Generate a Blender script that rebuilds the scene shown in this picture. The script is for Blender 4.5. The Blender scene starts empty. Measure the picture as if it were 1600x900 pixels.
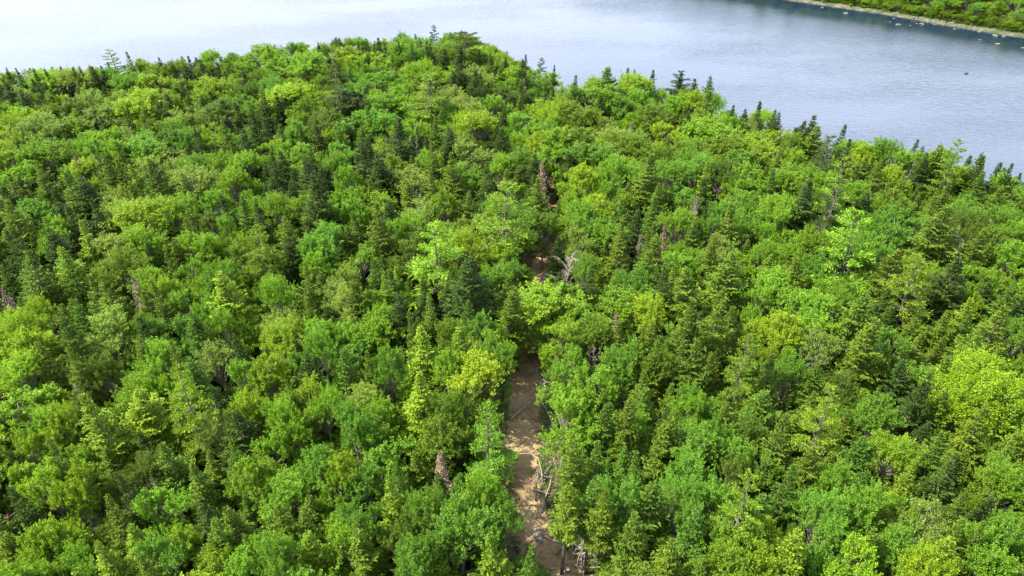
import bpy, math, random
import numpy as np
from mathutils import Vector, Matrix, noise as mnoise

SC = bpy.context.scene
COL = SC.collection
R = math.radians
rnd = random.Random(11)
rng = np.random.default_rng(11)

# ------------------------------------------------------------------ camera, sky, sun, exposure
CAM_H = 48.0
PITCH = 35.0
cam_d = bpy.data.cameras.new('camera'); cam_d.sensor_width = 36; cam_d.lens = 24
cam_d.clip_start = 0.5; cam_d.clip_end = 5000
cam = bpy.data.objects.new('camera', cam_d); COL.objects.link(cam)
cam.location = (0, 0, CAM_H); cam.rotation_euler = (R(90 - PITCH), 0, 0)
SC.camera = cam

SUN_AZ = -94.0     # degrees clockwise from +Y (view direction); negative = left of the view
SUN_EL = 54.0
w = bpy.data.worlds.new('World'); SC.world = w; w.use_nodes = True
nt = w.node_tree; nt.nodes.clear()
wo = nt.nodes.new('ShaderNodeOutputWorld'); bg = nt.nodes.new('ShaderNodeBackground')
sky = nt.nodes.new('ShaderNodeTexSky'); sky.sky_type = 'NISHITA'; sky.sun_disc = False
sky.sun_elevation = R(SUN_EL); sky.sun_rotation = R(SUN_AZ)
sky.air_density = 1.0; sky.dust_density = 2.0; sky.ozone_density = 1.0; sky.altitude = 50
# fair-weather cloud: pale sheets over the blue, thicker towards the sun's side
tc = nt.nodes.new('ShaderNodeTexCoord'); sep = nt.nodes.new('ShaderNodeSeparateXYZ')
nt.links.new(tc.outputs['Generated'], sep.inputs[0])
mp = nt.nodes.new('ShaderNodeMapping'); mp.inputs['Scale'].default_value = (1, 1, 2.6)
nz = nt.nodes.new('ShaderNodeTexNoise'); nz.inputs['Scale'].default_value = 1.7
nz.inputs['Detail'].default_value = 5; nz.inputs['Roughness'].default_value = .55
nt.links.new(tc.outputs['Generated'], mp.inputs[0]); nt.links.new(mp.outputs[0], nz.inputs['Vector'])
m1 = nt.nodes.new('ShaderNodeMath'); m1.operation = 'MULTIPLY_ADD'      # cloud cover = noise - .42*x
nt.links.new(sep.outputs['X'], m1.inputs[0]); m1.inputs[1].default_value = -.12
nt.links.new(nz.outputs['Fac'], m1.inputs[2])
ramp = nt.nodes.new('ShaderNodeMapRange'); ramp.interpolation_type = 'SMOOTHSTEP'
ramp.inputs['From Min'].default_value = .24; ramp.inputs['From Max'].default_value = .62
nt.links.new(m1.outputs[0], ramp.inputs['Value'])
mixc = nt.nodes.new('ShaderNodeMix'); mixc.data_type = 'RGBA'
nt.links.new(ramp.outputs['Result'], mixc.inputs['Factor'])
nt.links.new(sky.outputs[0], mixc.inputs['A']); mixc.inputs['B'].default_value = (4.9, 5.45, 6.7, 1)
nt.links.new(mixc.outputs['Result'], bg.inputs['Color']); bg.inputs['Strength'].default_value = 0.145
nt.links.new(bg.outputs[0], wo.inputs['Surface'])

sd = bpy.data.lights.new('sun', 'SUN'); sd.energy = 5.0; sd.angle = R(.6); sd.color = (1, .94, .82)
sun = bpy.data.objects.new('sun', sd); COL.objects.link(sun)
sdir = Vector((math.sin(R(SUN_AZ)) * math.cos(R(SUN_EL)), math.cos(R(SUN_AZ)) * math.cos(R(SUN_EL)), math.sin(R(SUN_EL))))
sun.rotation_euler = sdir.to_track_quat('Z', 'Y').to_euler(); sun.location = (-60, 0, 90)

vs = SC.view_settings
vs.view_transform = 'Standard'; vs.look = 'None'; vs.exposure = 1.78; vs.gamma = 1
cy = SC.cycles
cy.max_bounces = 8; cy.diffuse_bounces = 4; cy.glossy_bounces = 3; cy.transmission_bounces = 4
cy.transparent_max_bounces = 4; cy.caustics_reflective = False; cy.caustics_refractive = False
cy.use_denoising = True; cy.denoiser = 'OPENIMAGEDENOISE'; cy.denoising_input_passes = 'RGB_ALBEDO_NORMAL'

# ------------------------------------------------------------------ helpers
def tag(o, label=None, cat=None, group=None, kind=None):
    if label: o['label'] = label
    if cat: o['category'] = cat
    if group: o['group'] = group
    if kind: o['kind'] = kind
    return o

FPX = 24 / 36 * 1600
cp, sp = math.cos(R(PITCH)), math.sin(R(PITCH))
def ray(px, py):
    a = (px - 800) / FPX; b = (450 - py) / FPX
    return Vector((a, cp + b * sp, -sp + b * cp))
def project(p):
    d = Vector(p) - Vector((0, 0, CAM_H))
    f = d.y * cp - d.z * sp; u = d.y * sp + d.z * cp
    if f < .1: return (-9999, -9999, f)
    return (800 + FPX * d.x / f, 450 - FPX * u / f, f)

# shoreline of the wooded point (near bank) and of the far bank, metres
NEAR = [(-400, 60), (-230, 110), (-150, 136), (-100, 140), (-80, 142), (-60, 150), (-45, 156), (-35, 161), (-20, 165), (-9, 165), (-2, 154), (4, 140),
        (10, 129), (18, 133), (27, 133), (36, 124), (44, 113), (52, 103), (62, 101), (75, 93), (95, 85), (130, 60), (200, 30), (400, -40)]
NX = np.array([a for a, b in NEAR], float); NY = np.array([b for a, b in NEAR], float)
FAR = [(-900, 900), (-300, 620), (-60, 420), (30, 300), (60, 262), (90, 231), (105, 219), (114, 211), (121, 203), (128, 196), (136, 189), (160, 168), (220, 120), (420, 20)]
FX = np.array([a for a, b in FAR], float); FY = np.array([b for a, b in FAR], float)
WATER_Z = -2.0

def fbm(x, y, s, seed):                     # cheap smooth value noise for arrays
    x = np.asarray(x, float) / s; y = np.asarray(y, float) / s
    r = np.zeros_like(x)
    for k in range(3):
        f = 2.0 ** k
        r += (np.sin(x * f * 1.3 + seed + 1.7 * np.sin(y * f * .9 + seed * 2)) * np.cos(y * f * 1.1 - seed + 1.3 * np.sin(x * f * .8))) / (k + 1.6)
    return r

TRK = [(10, 8.5), (20, 6.5), (27, 5.2), (31, 3.9), (34, 1.9), (38, .8), (43, .85), (51, 1.4), (57, 1.6), (63, 2.2), (70, 3.6), (78, 4.9), (88, 6.0), (100, 6.6), (110, 8)]
TY = np.array([a for a, b in TRK], float); TX = np.array([b for a, b in TRK], float)
def track_x(y): return np.interp(y, TY, TX)

def ground(x, y):
    x = np.asarray(x, float); y = np.asarray(y, float)
    z = .55 * fbm(x, y, 17, 1.0) + .12 * fbm(x, y, 3.1, 4.0)
    dn = np.interp(x, NX, NY) - y                      # > 0 on the near land
    df = y - np.interp(x, FX, FY)                      # > 0 on the far land
    zn = z * np.clip(dn / 20, 0, 1) + np.where(dn < 14, -3.4 + 3.4 * np.clip((dn + 3) / 17, 0, 1) ** .7, 0)
    zf = -3.4 + 1.7 * np.clip((df + 2) / 3, 0, 1) + 8 * (np.clip((df - 6) / 90, 0, 1)) + z * .3 * np.clip(df / 10, 0, 1) + 1.1 * np.clip((df - 1) / 7, 0, 1)
    out = np.where(df > -2, zf, np.where(dn > -3, zn, -3.4))
    dt = np.abs(x - track_x(y))
    onT = (y > 8) & (y < 112)
    out = np.where(onT, out * np.clip((dt - 1) / 5, .35, 1), out)
    return out
def gz(x, y): return float(ground(x, y))

def on_ground(px, py, h=0.0):
    """the place on the ground whose point h metres up is seen at this direction"""
    d = ray(px, py); z = h
    for _ in range(12):
        t = (CAM_H - z) / -d.z
        x, y = d.x * t, d.y * t
        z = .5 * z + .5 * (gz(x, y) + h)
    return x, y, t

def mesh_from(name, V, F, mats, var=None, mat_idx=None, smooth=False):
    """V (n,3); F list of (m,k) int arrays (k = 3 or 4)"""
    me = bpy.data.meshes.new(name)
    V = np.asarray(V, np.float32)
    tot = [np.full(len(f), f.shape[1], np.int32) for f in F]
    tot = np.concatenate(tot); li = np.concatenate([f.ravel() for f in F]).astype(np.int32)
    me.vertices.add(len(V)); me.vertices.foreach_set('co', V.ravel())
    me.loops.add(len(li)); me.loops.foreach_set('vertex_index', li)
    me.polygons.add(len(tot))
    st = np.concatenate([[0], np.cumsum(tot)[:-1]]).astype(np.int32)
    me.polygons.foreach_set('loop_start', st)
    me.update(calc_edges=True)
    for m in mats: me.materials.append(m)
    if mat_idx is not None: me.polygons.foreach_set('material_index', np.asarray(mat_idx, np.int32))
    if smooth: me.polygons.foreach_set('use_smooth', np.ones(len(tot), bool))
    if var is not None:
        a = me.attributes.new('var', 'FLOAT', 'FACE'); a.data.foreach_set('value', np.asarray(var, np.float32))
    me.validate()
    return me

# ------------------------------------------------------------------ materials
def newmat(name):
    m = bpy.data.materials.new(name); m.use_nodes = True
    n = m.node_tree; n.nodes.clear()
    out = n.nodes.new('ShaderNodeOutputMaterial')
    return m, n, out
def N(n, t, **kw):
    x = n.nodes.new(t)
    for k, v in kw.items():
        if k in x.inputs: x.inputs[k].default_value = v
        else: setattr(x, k, v)
    return x
def ramp_node(n, stops, fac):
    r = n.nodes.new('ShaderNodeValToRGB'); e = r.color_ramp.elements
    while len(e) > 1: e.remove(e[-1])
    e[0].position, e[0].color = stops[0][0], (*stops[0][1], 1)
    for p, c in stops[1:]:
        q = e.new(p); q.color = (*c, 1)
    n.links.new(fac, r.inputs[0]); return r.outputs[0]

def foliage(name, trans=.28, vmin=.62, vmax=1.42, rough=.55, spec=.25, hue=.018):
    m, n, out = newmat(name)
    at = N(n, 'ShaderNodeAttribute'); at.attribute_type = 'INSTANCER'; at.attribute_name = 'tint'
    va = N(n, 'ShaderNodeAttribute'); va.attribute_type = 'GEOMETRY'; va.attribute_name = 'var'
    tc = N(n, 'ShaderNodeTexCoord')
    no = N(n, 'ShaderNodeTexNoise', Scale=.9, Detail=2.0)
    n.links.new(tc.outputs['Object'], no.inputs['Vector'])
    ad = N(n, 'ShaderNodeMath', operation='MULTIPLY_ADD'); n.links.new(no.outputs['Fac'], ad.inputs[0]); ad.inputs[1].default_value = .9; n.links.new(va.outputs['Fac'], ad.inputs[2])
    mr = N(n, 'ShaderNodeMapRange'); n.links.new(ad.outputs[0], mr.inputs['Value'])
    mr.inputs['From Min'].default_value = .15; mr.inputs['From Max'].default_value = 1.75
    mr.inputs['To Min'].default_value = vmin; mr.inputs['To Max'].default_value = vmax
    hs = N(n, 'ShaderNodeHueSaturation')
    hm = N(n, 'ShaderNodeMapRange'); n.links.new(va.outputs['Fac'], hm.inputs['Value']); hm.inputs['To Min'].default_value = .5 + hue * .6; hm.inputs['To Max'].default_value = .5 - hue
    n.links.new(hm.outputs[0], hs.inputs['Hue']); n.links.new(mr.outputs[0], hs.inputs['Value']); n.links.new(at.outputs['Color'], hs.inputs['Color'])
    pb = N(n, 'ShaderNodeBsdfPrincipled'); pb.inputs['Roughness'].default_value = rough; pb.inputs['Specular IOR Level'].default_value = spec
    n.links.new(hs.outputs[0], pb.inputs['Base Color'])
    if trans > 0:
        tr = N(n, 'ShaderNodeBsdfTranslucent')
        ml = N(n, 'ShaderNodeMix', data_type='RGBA', blend_type='MULTIPLY'); ml.inputs['Factor'].default_value = 1
        n.links.new(hs.outputs[0], ml.inputs['A']); ml.inputs['B'].default_value = (1.5, 1.7, .7, 1)
        n.links.new(ml.outputs['Result'], tr.inputs['Color'])
        mx = N(n, 'ShaderNodeMixShader'); mx.inputs[0].default_value = trans
        n.links.new(pb.outputs[0], mx.inputs[1]); n.links.new(tr.outputs[0], mx.inputs[2]); n.links.new(mx.outputs[0], out.inputs[0])
    else: n.links.new(pb.outputs[0], out.inputs[0])
    return m
M_NEEDLE = foliage('needles', .20, .45, 1.65, .6, .08)
M_LEAF = foliage('leaves', .38, .5, 1.5, .5, .18)

def simple(name, stops, scale, rough=.85, detail=6, coord='Object', bump=0.0, stretch=(1, 1, 1)):
    m, n, out = newmat(name)
    tc = N(n, 'ShaderNodeTexCoord'); mp = N(n, 'ShaderNodeMapping'); mp.inputs['Scale'].default_value = stretch
    n.links.new(tc.outputs[coord], mp.inputs[0])
    no = N(n, 'ShaderNodeTexNoise', Scale=scale, Detail=detail); no.inputs['Roughness'].default_value = .65
    n.links.new(mp.outputs[0], no.inputs['Vector'])
    c = ramp_node(n, stops, no.outputs['Fac'])
    pb = N(n, 'ShaderNodeBsdfPrincipled', Roughness=rough); pb.inputs['Specular IOR Level'].default_value = .2
    n.links.new(c, pb.inputs['Base Color'])
    if bump:
        b = N(n, 'ShaderNodeBump', Strength=bump, Distance=.1); n.links.new(no.outputs['Fac'], b.inputs['Height']); n.links.new(b.outputs[0], pb.inputs['Normal'])
    n.links.new(pb.outputs[0], out.inputs[0])
    return m
M_BARK = simple('spruce_bark', [(.3, (.045, .034, .026)), (.7, (.15, .125, .10))], 5, stretch=(1, 1, .25), bump=.4)
M_BARKG = simple('grey_bark', [(.3, (.10, .085, .068)), (.7, (.26, .23, .19))], 4, stretch=(1, 1, .5), bump=.3)
M_DEADW = simple('bleached_wood', [(.3, (.14, .12, .095)), (.7, (.33, .29, .24))], 4, stretch=(1, 1, .4), bump=.3)
M_BROWN = simple('brown_dead_needles', [(.3, (.115, .078, .045)), (.7, (.25, .18, .115))], 2.2)
M_GREYN = simple('grey_dead_twigs', [(.3, (.10, .08, .055)), (.7, (.22, .18, .125))], 2.2)
M_ROCK = simple('granite', [(.3, (.06, .053, .045)), (.55, (.13, .118, .10)), (.75, (.24, .22, .19))], 1.6, bump=.6)
M_ROCKD = simple('wet_rock', [(.3, (.02, .02, .022)), (.7, (.06, .06, .06))], 1.6, rough=.4)
M_FLOOR = simple('forest_floor', [(.28, (.030, .020, .012)), (.5, (.075, .050, .028)), (.62, (.05, .06, .02)), (.75, (.11, .085, .05))], .45, coord='Object', bump=.5, detail=9)
M_CUT = simple('cut_wood', [(.3, (.45, .33, .19)), (.7, (.62, .48, .30))], 9)

# ------------------------------------------------------------------ wood: tapered tubes as arrays
class Wood:
    def __init__(s): s.V = []; s.F = []; s.n = 0
    def tube(s, pts, rad, k=5, cap=True):
        pts = [Vector(p) for p in pts]; m = len(pts)
        up = Vector((.13, .2, 1)).normalized()
        rings = []
        for i, p in enumerate(pts):
            d = (pts[min(i + 1, m - 1)] - pts[max(i - 1, 0)])
            if d.length < 1e-6: d = Vector((0, 0, 1))
            d.normalize()
            a = d.cross(up if abs(d.dot(up)) < .95 else Vector((1, 0, 0))).normalized(); b = d.cross(a)
            for j in range(k):
                t = 2 * math.pi * j / k
                s.V.append(p + (a * math.cos(t) + b * math.sin(t)) * rad[i])
        q = []
        for i in range(m - 1):
            for j in range(k):
                o = s.n + i * k; j2 = (j + 1) % k
                q.append((o + j, o + j2, o + k + j2, o + k + j))
        s.F.append(np.array(q))
        base = s.n; s.n += m * k
        if cap and k == 4: s.F.append(np.array([[base + j for j in range(4)], [s.n - 4 + j for j in range(4)]]))
        elif cap:
            s.F.append(np.array([[s.n - k, s.n - k + j, s.n - k + j + 1] for j in range(1, k - 1)]))
            s.F.append(np.array([[base, base + j + 1, base + j] for j in range(1, k - 1)]))
    def mesh(s, name, mat, smooth=True):
        return mesh_from(name, [tuple(v) for v in s.V], s.F, [mat], smooth=smooth)

def unit(a): return a / np.maximum(np.linalg.norm(a, axis=-1, keepdims=True), 1e-9)
def leaf_arrays(C, A, Nn, L, W):
    """rhombic leaves: base at C, pointing along A, face normal about Nn"""
    A = unit(A); S = unit(np.cross(A, Nn)); L = L[:, None]; W = W[:, None]
    up = unit(np.cross(S, A))
    v = np.stack([C, C + A * L * .45 + S * W * .5 + up * W * .10, C + A * L, C + A * L * .45 - S * W * .5 + up * W * .10], 1)
    return v.reshape(-1, 3)
def leaf_mesh(name, C, A, Nn, L, W, mat, r):
    V = leaf_arrays(C, A, Nn, L, W)
    n = len(C); F = np.arange(4 * n).reshape(n, 4)
    return mesh_from(name, V, [F], [mat], var=r.random(n))

# ------------------------------------------------------------------ tree kinds (each returns crown mesh, trunk mesh, height, crown radius)
def conifer(seed, H=10.0, Rr=1.9, base=.14, power=1.0, fill=1.0, mat=None, lean=0.0, wob=.12, droop=0.0, narrow_top=0.0, bark=None):
    r = np.random.default_rng(seed)
    wood = Wood()
    bend = r.normal(0, wob, 2)
    def axis(t): return np.array([bend[0] * math.sin(t * 2.5) + lean * H * t * t, bend[1] * math.sin(t * 2.1), H * t])
    wood.tube([axis(t) for t in np.linspace(0, 1, 9)], [.15 * (1 - t) ** .9 * (H / 10) + .012 for t in np.linspace(0, 1, 9)], 7)
    Cs, As, Ns, Ls, Ws = [], [], [], [], []
    z = base
    sector = 1 + .28 * np.sin(np.arange(8) * 2.4 + r.random() * 6) * r.random(8)
    while z < .985:
        t = (z - base) / (1 - base)
        prof = (1 - t) ** power * (1 - narrow_top * t * (1 - t) * 2)
        if t < .12: prof *= .62 + .38 * t / .12
        if t > .6: prof *= 1 - .45 * (t - .6) / .4
        nb = int(r.integers(5, 8)) if t < .85 else 4
        a0 = r.random() * 6.28
        for b in range(nb):
            az = a0 + 6.283 * b / nb + r.normal(0, .18)
            L = Rr * prof * (r.uniform(.6, 1.3)) * sector[int(az / 6.283 * 8) % 8] + .10
            if r.random() < .06 * (1 if t < .8 else 0): continue
            el = math.radians(-14 - droop + 58 * t ** 1.4 + r.normal(0, 7))
            d = np.array([math.cos(az) * math.cos(el), math.sin(az) * math.cos(el), math.sin(el)])
            o = axis(z)
            side = np.array([-math.sin(az), math.cos(az), 0])
            tipup = .26 * L
            if L > .7: wood.tube([o, o + d * L * .5, o + d * L * .92 + np.array([0, 0, tipup * .8])], [.022 * L + .006, .012 * L + .004, .004], 3, cap=False)
            ns = max(3, int(L / (.085 / fill)))
            s = (np.arange(ns) + r.random(ns)) / ns
            s = s[s > (.12 if L > .8 else 0)]
            P = o + d * (s * L)[:, None]; P[:, 2] += tipup * s ** 2 * 1.2
            for sgn in (-1, 1):
                n = len(s)
                if n == 0: continue
                tl = (.46 * L * np.sin(np.clip(3.0 * (1 - s), 0, 1.7)) * .8 + .17) * r.uniform(.65, 1.25, n)
                ang = np.radians(r.normal(52, 9, n))
                D = d[None] * np.cos(ang)[:, None] + sgn * side[None] * np.sin(ang)[:, None] + np.array([0, 0, 1])[None] * r.normal(-.02, .14, n)[:, None]
                for part in range(2):
                    f0 = part * .45
                    C = P + D * (tl * f0)[:, None]
                    C[:, 2] += r.normal(0, .035, n) - .10 * f0 * tl
                    A = D + r.normal(0, .22, (n, 3))
                    Cs.append(C); As.append(A); Ns.append(np.array([0, 0, 1.0]) + r.normal(0, .55, (n, 3)))
                    Ls.append(np.maximum(tl * .62, .16)); Ws.append(r.uniform(.085, .15, n))
            # the bough's own tip and tufts along it
            n = max(2, len(s) // 2); q = r.random(n) ** .6
            C = o + d * (q * L)[:, None]; C[:, 2] += tipup * q ** 2
            Cs.append(C); As.append(d + r.normal(0, .4, (n, 3)) + np.array([0, 0, .35])); Ns.append(r.normal(0, 1, (n, 3)))
            Ls.append(r.uniform(.18, .34, n)); Ws.append(r.uniform(.08, .13, n))
        z += .042 * r.uniform(.7, 1.3) * (10 / H) * (1 if t < .8 else .7)
    # leader
    n = 14; q = r.random(n)
    Cs.append(np.array([axis(1 - .05 * u) for u in q])); As.append(r.normal(0, .35, (n, 3)) + np.array([0, 0, 1.0])); Ns.append(r.normal(0, 1, (n, 3)))
    Ls.append(r.uniform(.18, .32, n)); Ws.append(np.full(n, .06))
    crown = leaf_mesh('crown_mesh', np.concatenate(Cs), np.concatenate(As), np.concatenate(Ns), np.concatenate(Ls), np.concatenate(Ws), mat or M_NEEDLE, r)
    return crown, wood.mesh('trunk_mesh', bark or M_BARK), H, Rr

def broadleaf(seed, H=9.0, Rr=2.3, clumps=34, low=.34, leaf=.125, sprays=9, per=42, bark=None, spiky=.8, tilt=0.0, flat=.8):
    r = np.random.default_rng(seed); wood = Wood()
    tr = [np.array([r.normal(0, .15) * t, r.normal(0, .15) * t, H * .82 * t]) for t in np.linspace(0, 1, 6)]
    wood.tube(tr, [.15 * (1 - t) ** .8 * H / 9 + .02 for t in np.linspace(0, 1, 6)], 7)
    # crown built from a few uneven leading shoots, each with its own dome of clumps
    heads = []
    nh = r.integers(3, 6)
    for i in range(nh):
        a = 6.283 * i / nh + r.normal(0, .35); q = r.uniform(.35, .62) * Rr
        heads.append((np.array([math.cos(a) * q, math.sin(a) * q, H * r.uniform(.52, .84)]), Rr * r.uniform(.38, .62)))
    heads.append((np.array([r.normal(0, .25), r.normal(0, .25), H * .80]), Rr * r.uniform(.45, .6)))
    pos = []
    tries = 0
    while len(pos) < clumps and tries < 4000:
        tries += 1
        hc, hr = heads[r.integers(len(heads))]
        u = unit(r.normal(0, 1, 3)); u[2] = abs(u[2]) * 1.0 - .28
        rad = r.uniform(.65, 1.02)
        p = hc + u * hr * rad * np.array([1, 1, 1.25])
        if p[2] < H * low: continue
        if any(np.linalg.norm(p - q) < Rr * .24 for q in pos): continue
        pos.append(p)
    for i in range(max(4, clumps // 5)):               # lower skirt
        a = r.random() * 6.283; q = Rr * r.uniform(.5, .85)
        pos.append(np.array([math.cos(a) * q, math.sin(a) * q, H * r.uniform(low, low + .2)]))
    Cs, As, Ns, Ls, Ws = [], [], [], [], []
    for p in pos:
        t0 = min(.95, max(.3, (p[2] / H - .22)))
        b = tr[0] * (1 - t0) + tr[-1] * t0
        mid = b * .45 + p * .55 + np.array([0, 0, -.12 * Rr])
        wood.tube([b, mid, p], [.045 * H / 9, .028, .01], 4, cap=False)
        cr = Rr * r.uniform(.20, .32)
        out = unit(p - np.array([0, 0, H * .5])); out[2] = max(out[2], .1)
        for k in range(sprays):
            u = unit(r.normal(0, 1, 3) + out * .9 + np.array([0, 0, .35]))
            sp_ = unit(u + np.array([0, 0, spiky]) + r.normal(0, .15, 3))
            sl = cr * r.uniform(.8, 1.75)
            o = p + u * cr * r.uniform(.15, .75) * np.array([1, 1, flat])
            if r.random() < .35: wood.tube([p, o, o + sp_ * sl * .6], [.012, .008, .003], 3, cap=False)
            n = int(per * r.uniform(.7, 1.3)); s = r.random(n) ** .8
            wdt = (1 - s * .8) * sl * .33
            off = r.normal(0, 1, (n, 3)); off = unit(off) * (wdt * r.random(n) ** .4)[:, None]
            C = o + sp_ * (s * sl)[:, None] + off
            A = unit(off) * .8 + sp_ * .55 + r.normal(0, .3, (n, 3)) + np.array([0, 0, -.12])
            Nn = np.array([0, 0, 1.0]) * .9 + unit(off) * .35 + r.normal(0, .42, (n, 3))
            Cs.append(C); As.append(A); Ns.append(Nn)
            Ls.append(r.uniform(.75, 1.25, n) * leaf); Ws.append(r.uniform(.62, .95, n) * leaf)
    crown = leaf_mesh('crown_mesh', np.concatenate(Cs), np.concatenate(As), np.concatenate(Ns), np.concatenate(Ls), np.concatenate(Ws), M_LEAF, r)
    return crown, wood.mesh('trunk_mesh', bark or M_BARKG), H, Rr

def pine(seed, H=12.0, Rr=3.0, limbs=36, low=.26, umbrella=0.0, lean=.03):
    """tall irregular conifer: long level limbs carrying flat plumes with gaps between"""
    r = np.random.default_rng(seed); wood = Wood()
    la = r.random() * 6.28
    def axis(t): return np.array([math.cos(la) * lean * H * t ** 2, math.sin(la) * lean * H * t ** 2 + .1 * math.sin(4 * t), H * t])
    wood.tube([axis(t) for t in np.linspace(0, 1, 9)], [.20 * (1 - t) ** .85 + .015 for t in np.linspace(0, 1, 9)], 7)
    Cs, As, Ns, Ls, Ws = [], [], [], [], []
    for i in range(limbs):
        t = low + (1 - low) * (i + r.random() * .8) / limbs
        tt = (t - low) / (1 - low)
        az = i * 2.4 + r.normal(0, .35)
        if umbrella: L = Rr * (.45 + .75 * math.sin(tt * 2.6)) * r.uniform(.7, 1.1)
        else: L = Rr * ((1 - tt) ** .62) * r.uniform(.55, 1.2) + .2
        el = math.radians(r.normal(2 + 34 * tt ** 2, 7))
        d = np.array([math.cos(az) * math.cos(el), math.sin(az) * math.cos(el), math.sin(el)]); side = np.array([-math.sin(az), math.cos(az), 0])
        o = axis(min(t, .99)); curve = np.array([0, 0, -.10 * L])
        pts = [o, o + d * L * .5 + curve * .2, o + d * L * .97 + curve]
        wood.tube(pts, [.03 * L + .01, .018 * L + .006, .006], 4, cap=False)
        ns = max(4, int(L / .17)); s = .22 + .78 * (np.arange(ns) + r.random(ns)) / ns
        P = o + d * (s * L)[:, None] + curve * (s ** 2)[:, None]
        for sgn in (-1, 1):
            tl = (.42 * L * np.sin(np.clip(s * 2.6, 0, 2.9)) * .8 + .22) * r.uniform(.6, 1.2, ns)
            ang = np.radians(r.normal(48, 10, ns))
            D = d[None] * np.cos(ang)[:, None] + sgn * side[None] * np.sin(ang)[:, None]; D[:, 2] += r.normal(-.03, .08, ns)
            for part in range(4):
                f0 = part * .27
                for rep in range(2):
                    C = P + D * (tl * f0)[:, None] + r.normal(0, 1, (ns, 3)) * np.array([.07, .07, .025]); C[:, 2] -= .08 * f0 * tl
                    A = D + r.normal(0, .45, (ns, 3)) + np.array([0, 0, .12])
                    Cs.append(C); As.append(A); Ns.append(np.array([0, 0, 1.0]) + r.normal(0, .5, (ns, 3)))
                    Ls.append(np.maximum(tl * .34, .2) * r.uniform(.8, 1.2, ns)); Ws.append(r.uniform(.07, .13, ns))
    crown = leaf_mesh('crown_mesh', np.concatenate(Cs), np.concatenate(As), np.concatenate(Ns), np.concatenate(Ls), np.concatenate(Ws), M_NEEDLE, r)
    return crown, wood.mesh('trunk_mesh', M_BARK), H, Rr

def dead_conifer(seed, mat, H=9.0, Rr=1.5, dens=.34):
    c, t, h, q = conifer(seed, H, Rr, base=.2, power=.85, fill=dens, mat=mat, bark=M_BARKG)
    return c, t, h, q

def snag(seed, H=8.5, n=22, reach=1.3, mat=None, bushy=False, lean=.08):
    """bare dead tree: trunk mesh and one mesh of bare branches"""
    r = np.random.default_rng(seed); tw = Wood(); bw = Wood()
    la = r.random() * 6.28
    def axis(t): return np.array([math.cos(la) * lean * H * t, math.sin(la) * lean * H * t + .08 * math.sin(5 * t), H * t])
    tw.tube([axis(t) for t in np.linspace(0, 1, 8)], [.11 * (1 - t) ** .8 + .014 for t in np.linspace(0, 1, 8)], 6)
    def br(o, d, L, rad, dep):
        p1 = o + d * L * .5 + r.normal(0, .05 * L, 3); p2 = p1 + unit(d + r.normal(0, .3, 3) + np.array([0, 0, .15])) * L * .5
        bw.tube([o, p1, p2], [rad, rad * .7, rad * .35], 4 if dep else 3, cap=False)
        if dep <= 0: return
        for k in range(4 if bushy else 3):
            q = r.uniform(.25, 1); b = o + (p1 - o) * q * 2 if q < .5 else p1 + (p2 - p1) * (q - .5) * 2
            br(b, unit(d + r.normal(0, .6, 3)), L * r.uniform(.35, .6), rad * .55, dep - 1)
    for i in range(n):
        t = .3 + .68 * (i + r.random()) / n; az = i * 2.4 + r.normal(0, .4)
        el = r.uniform(-.25, .55) + (.5 if bushy else 0)
        L = reach * (1.15 - .8 * t) * r.uniform(.6, 1.4)
        br(axis(t), np.array([math.cos(az) * math.cos(el), math.sin(az) * math.cos(el), math.sin(el)]), L, .03 + .01 * L, 2)
    m = mat or M_DEADW
    return bw.mesh('bare_branches_mesh', m), tw.mesh('snag_trunk_mesh', m), H, reach

KINDS = {
    's': [conifer(101, 10, 2.0), conifer(102, 10, 1.9, base=.16, power=.85), conifer(103, 10, 2.2, power=1.1), conifer(104, 10, 1.95, base=.2, power=.8, wob=.25),
          conifer(105, 10, 2.1, power=1.0, droop=6), conifer(106, 10, 1.8, base=.12, power=1.05, narrow_top=.15), conifer(107, 10, 2.1, power=.9, wob=.3), conifer(108, 10, 2.0, base=.18, power=.95)],
    't': [conifer(111, 11, 1.5, base=.46, power=.7), conifer(112, 11, 1.35, base=.52, power=.75)],        # bare-stemmed edge trees
    'm': [broadleaf(201), broadleaf(202, 9, 2.2, 38, spiky=.8), broadleaf(203, 9, 2.5, 36, spiky=.3), broadleaf(204, 9, 2.1, 32, leaf=.13, per=36, spiky=1.1),
          broadleaf(205, 9, 2.35, 42, leaf=.14, spiky=.6), broadleaf(206, 9, 2.0, 26, spiky=1.2, low=.3)],
    'M': [broadleaf(211, 11, 3.6, 84, low=.25, leaf=.135, sprays=11, per=40), broadleaf(212, 10, 3.3, 72, low=.28, leaf=.13, sprays=11, per=40, spiky=.7)],
    'b': [broadleaf(221, 9, 1.9, 30, leaf=.11, per=30, sprays=8, spiky=.9, bark=M_DEADW), broadleaf(222, 9, 2.1, 34, leaf=.11, per=28, sprays=8, spiky=.4, bark=M_DEADW)],
    'p': [pine(301), pine(302, 12, 3.3, 38, lean=.05), pine(303, 12, 3.0, 34, low=.3)],
    'u': [pine(311, 12, 2.6, 20, low=.62, umbrella=1)],
    'd': [dead_conifer(401, M_BROWN), dead_conifer(402, M_BROWN, dens=.28)],
    'w': [dead_conifer(411, M_GREYN, dens=.2), dead_conifer(412, M_GREYN, dens=.26)],
    'g': [snag(501), snag(502, 8, 18, 1.6), snag(503, 9, 26, 1.1)],
    'G': [snag(511, 7.5, 22, 2.0, bushy=True), snag(512, 7.5, 22, 1.8, mat=M_BARKG, bushy=True)],
    'k': [broadleaf(231, 3.2, 1.5, 16, low=.08, leaf=.14, sprays=7, per=24), broadleaf(232, 2.6, 1.3, 14, low=.08, leaf=.13, sprays=7, per=24)],  # shrubs
}
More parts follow.
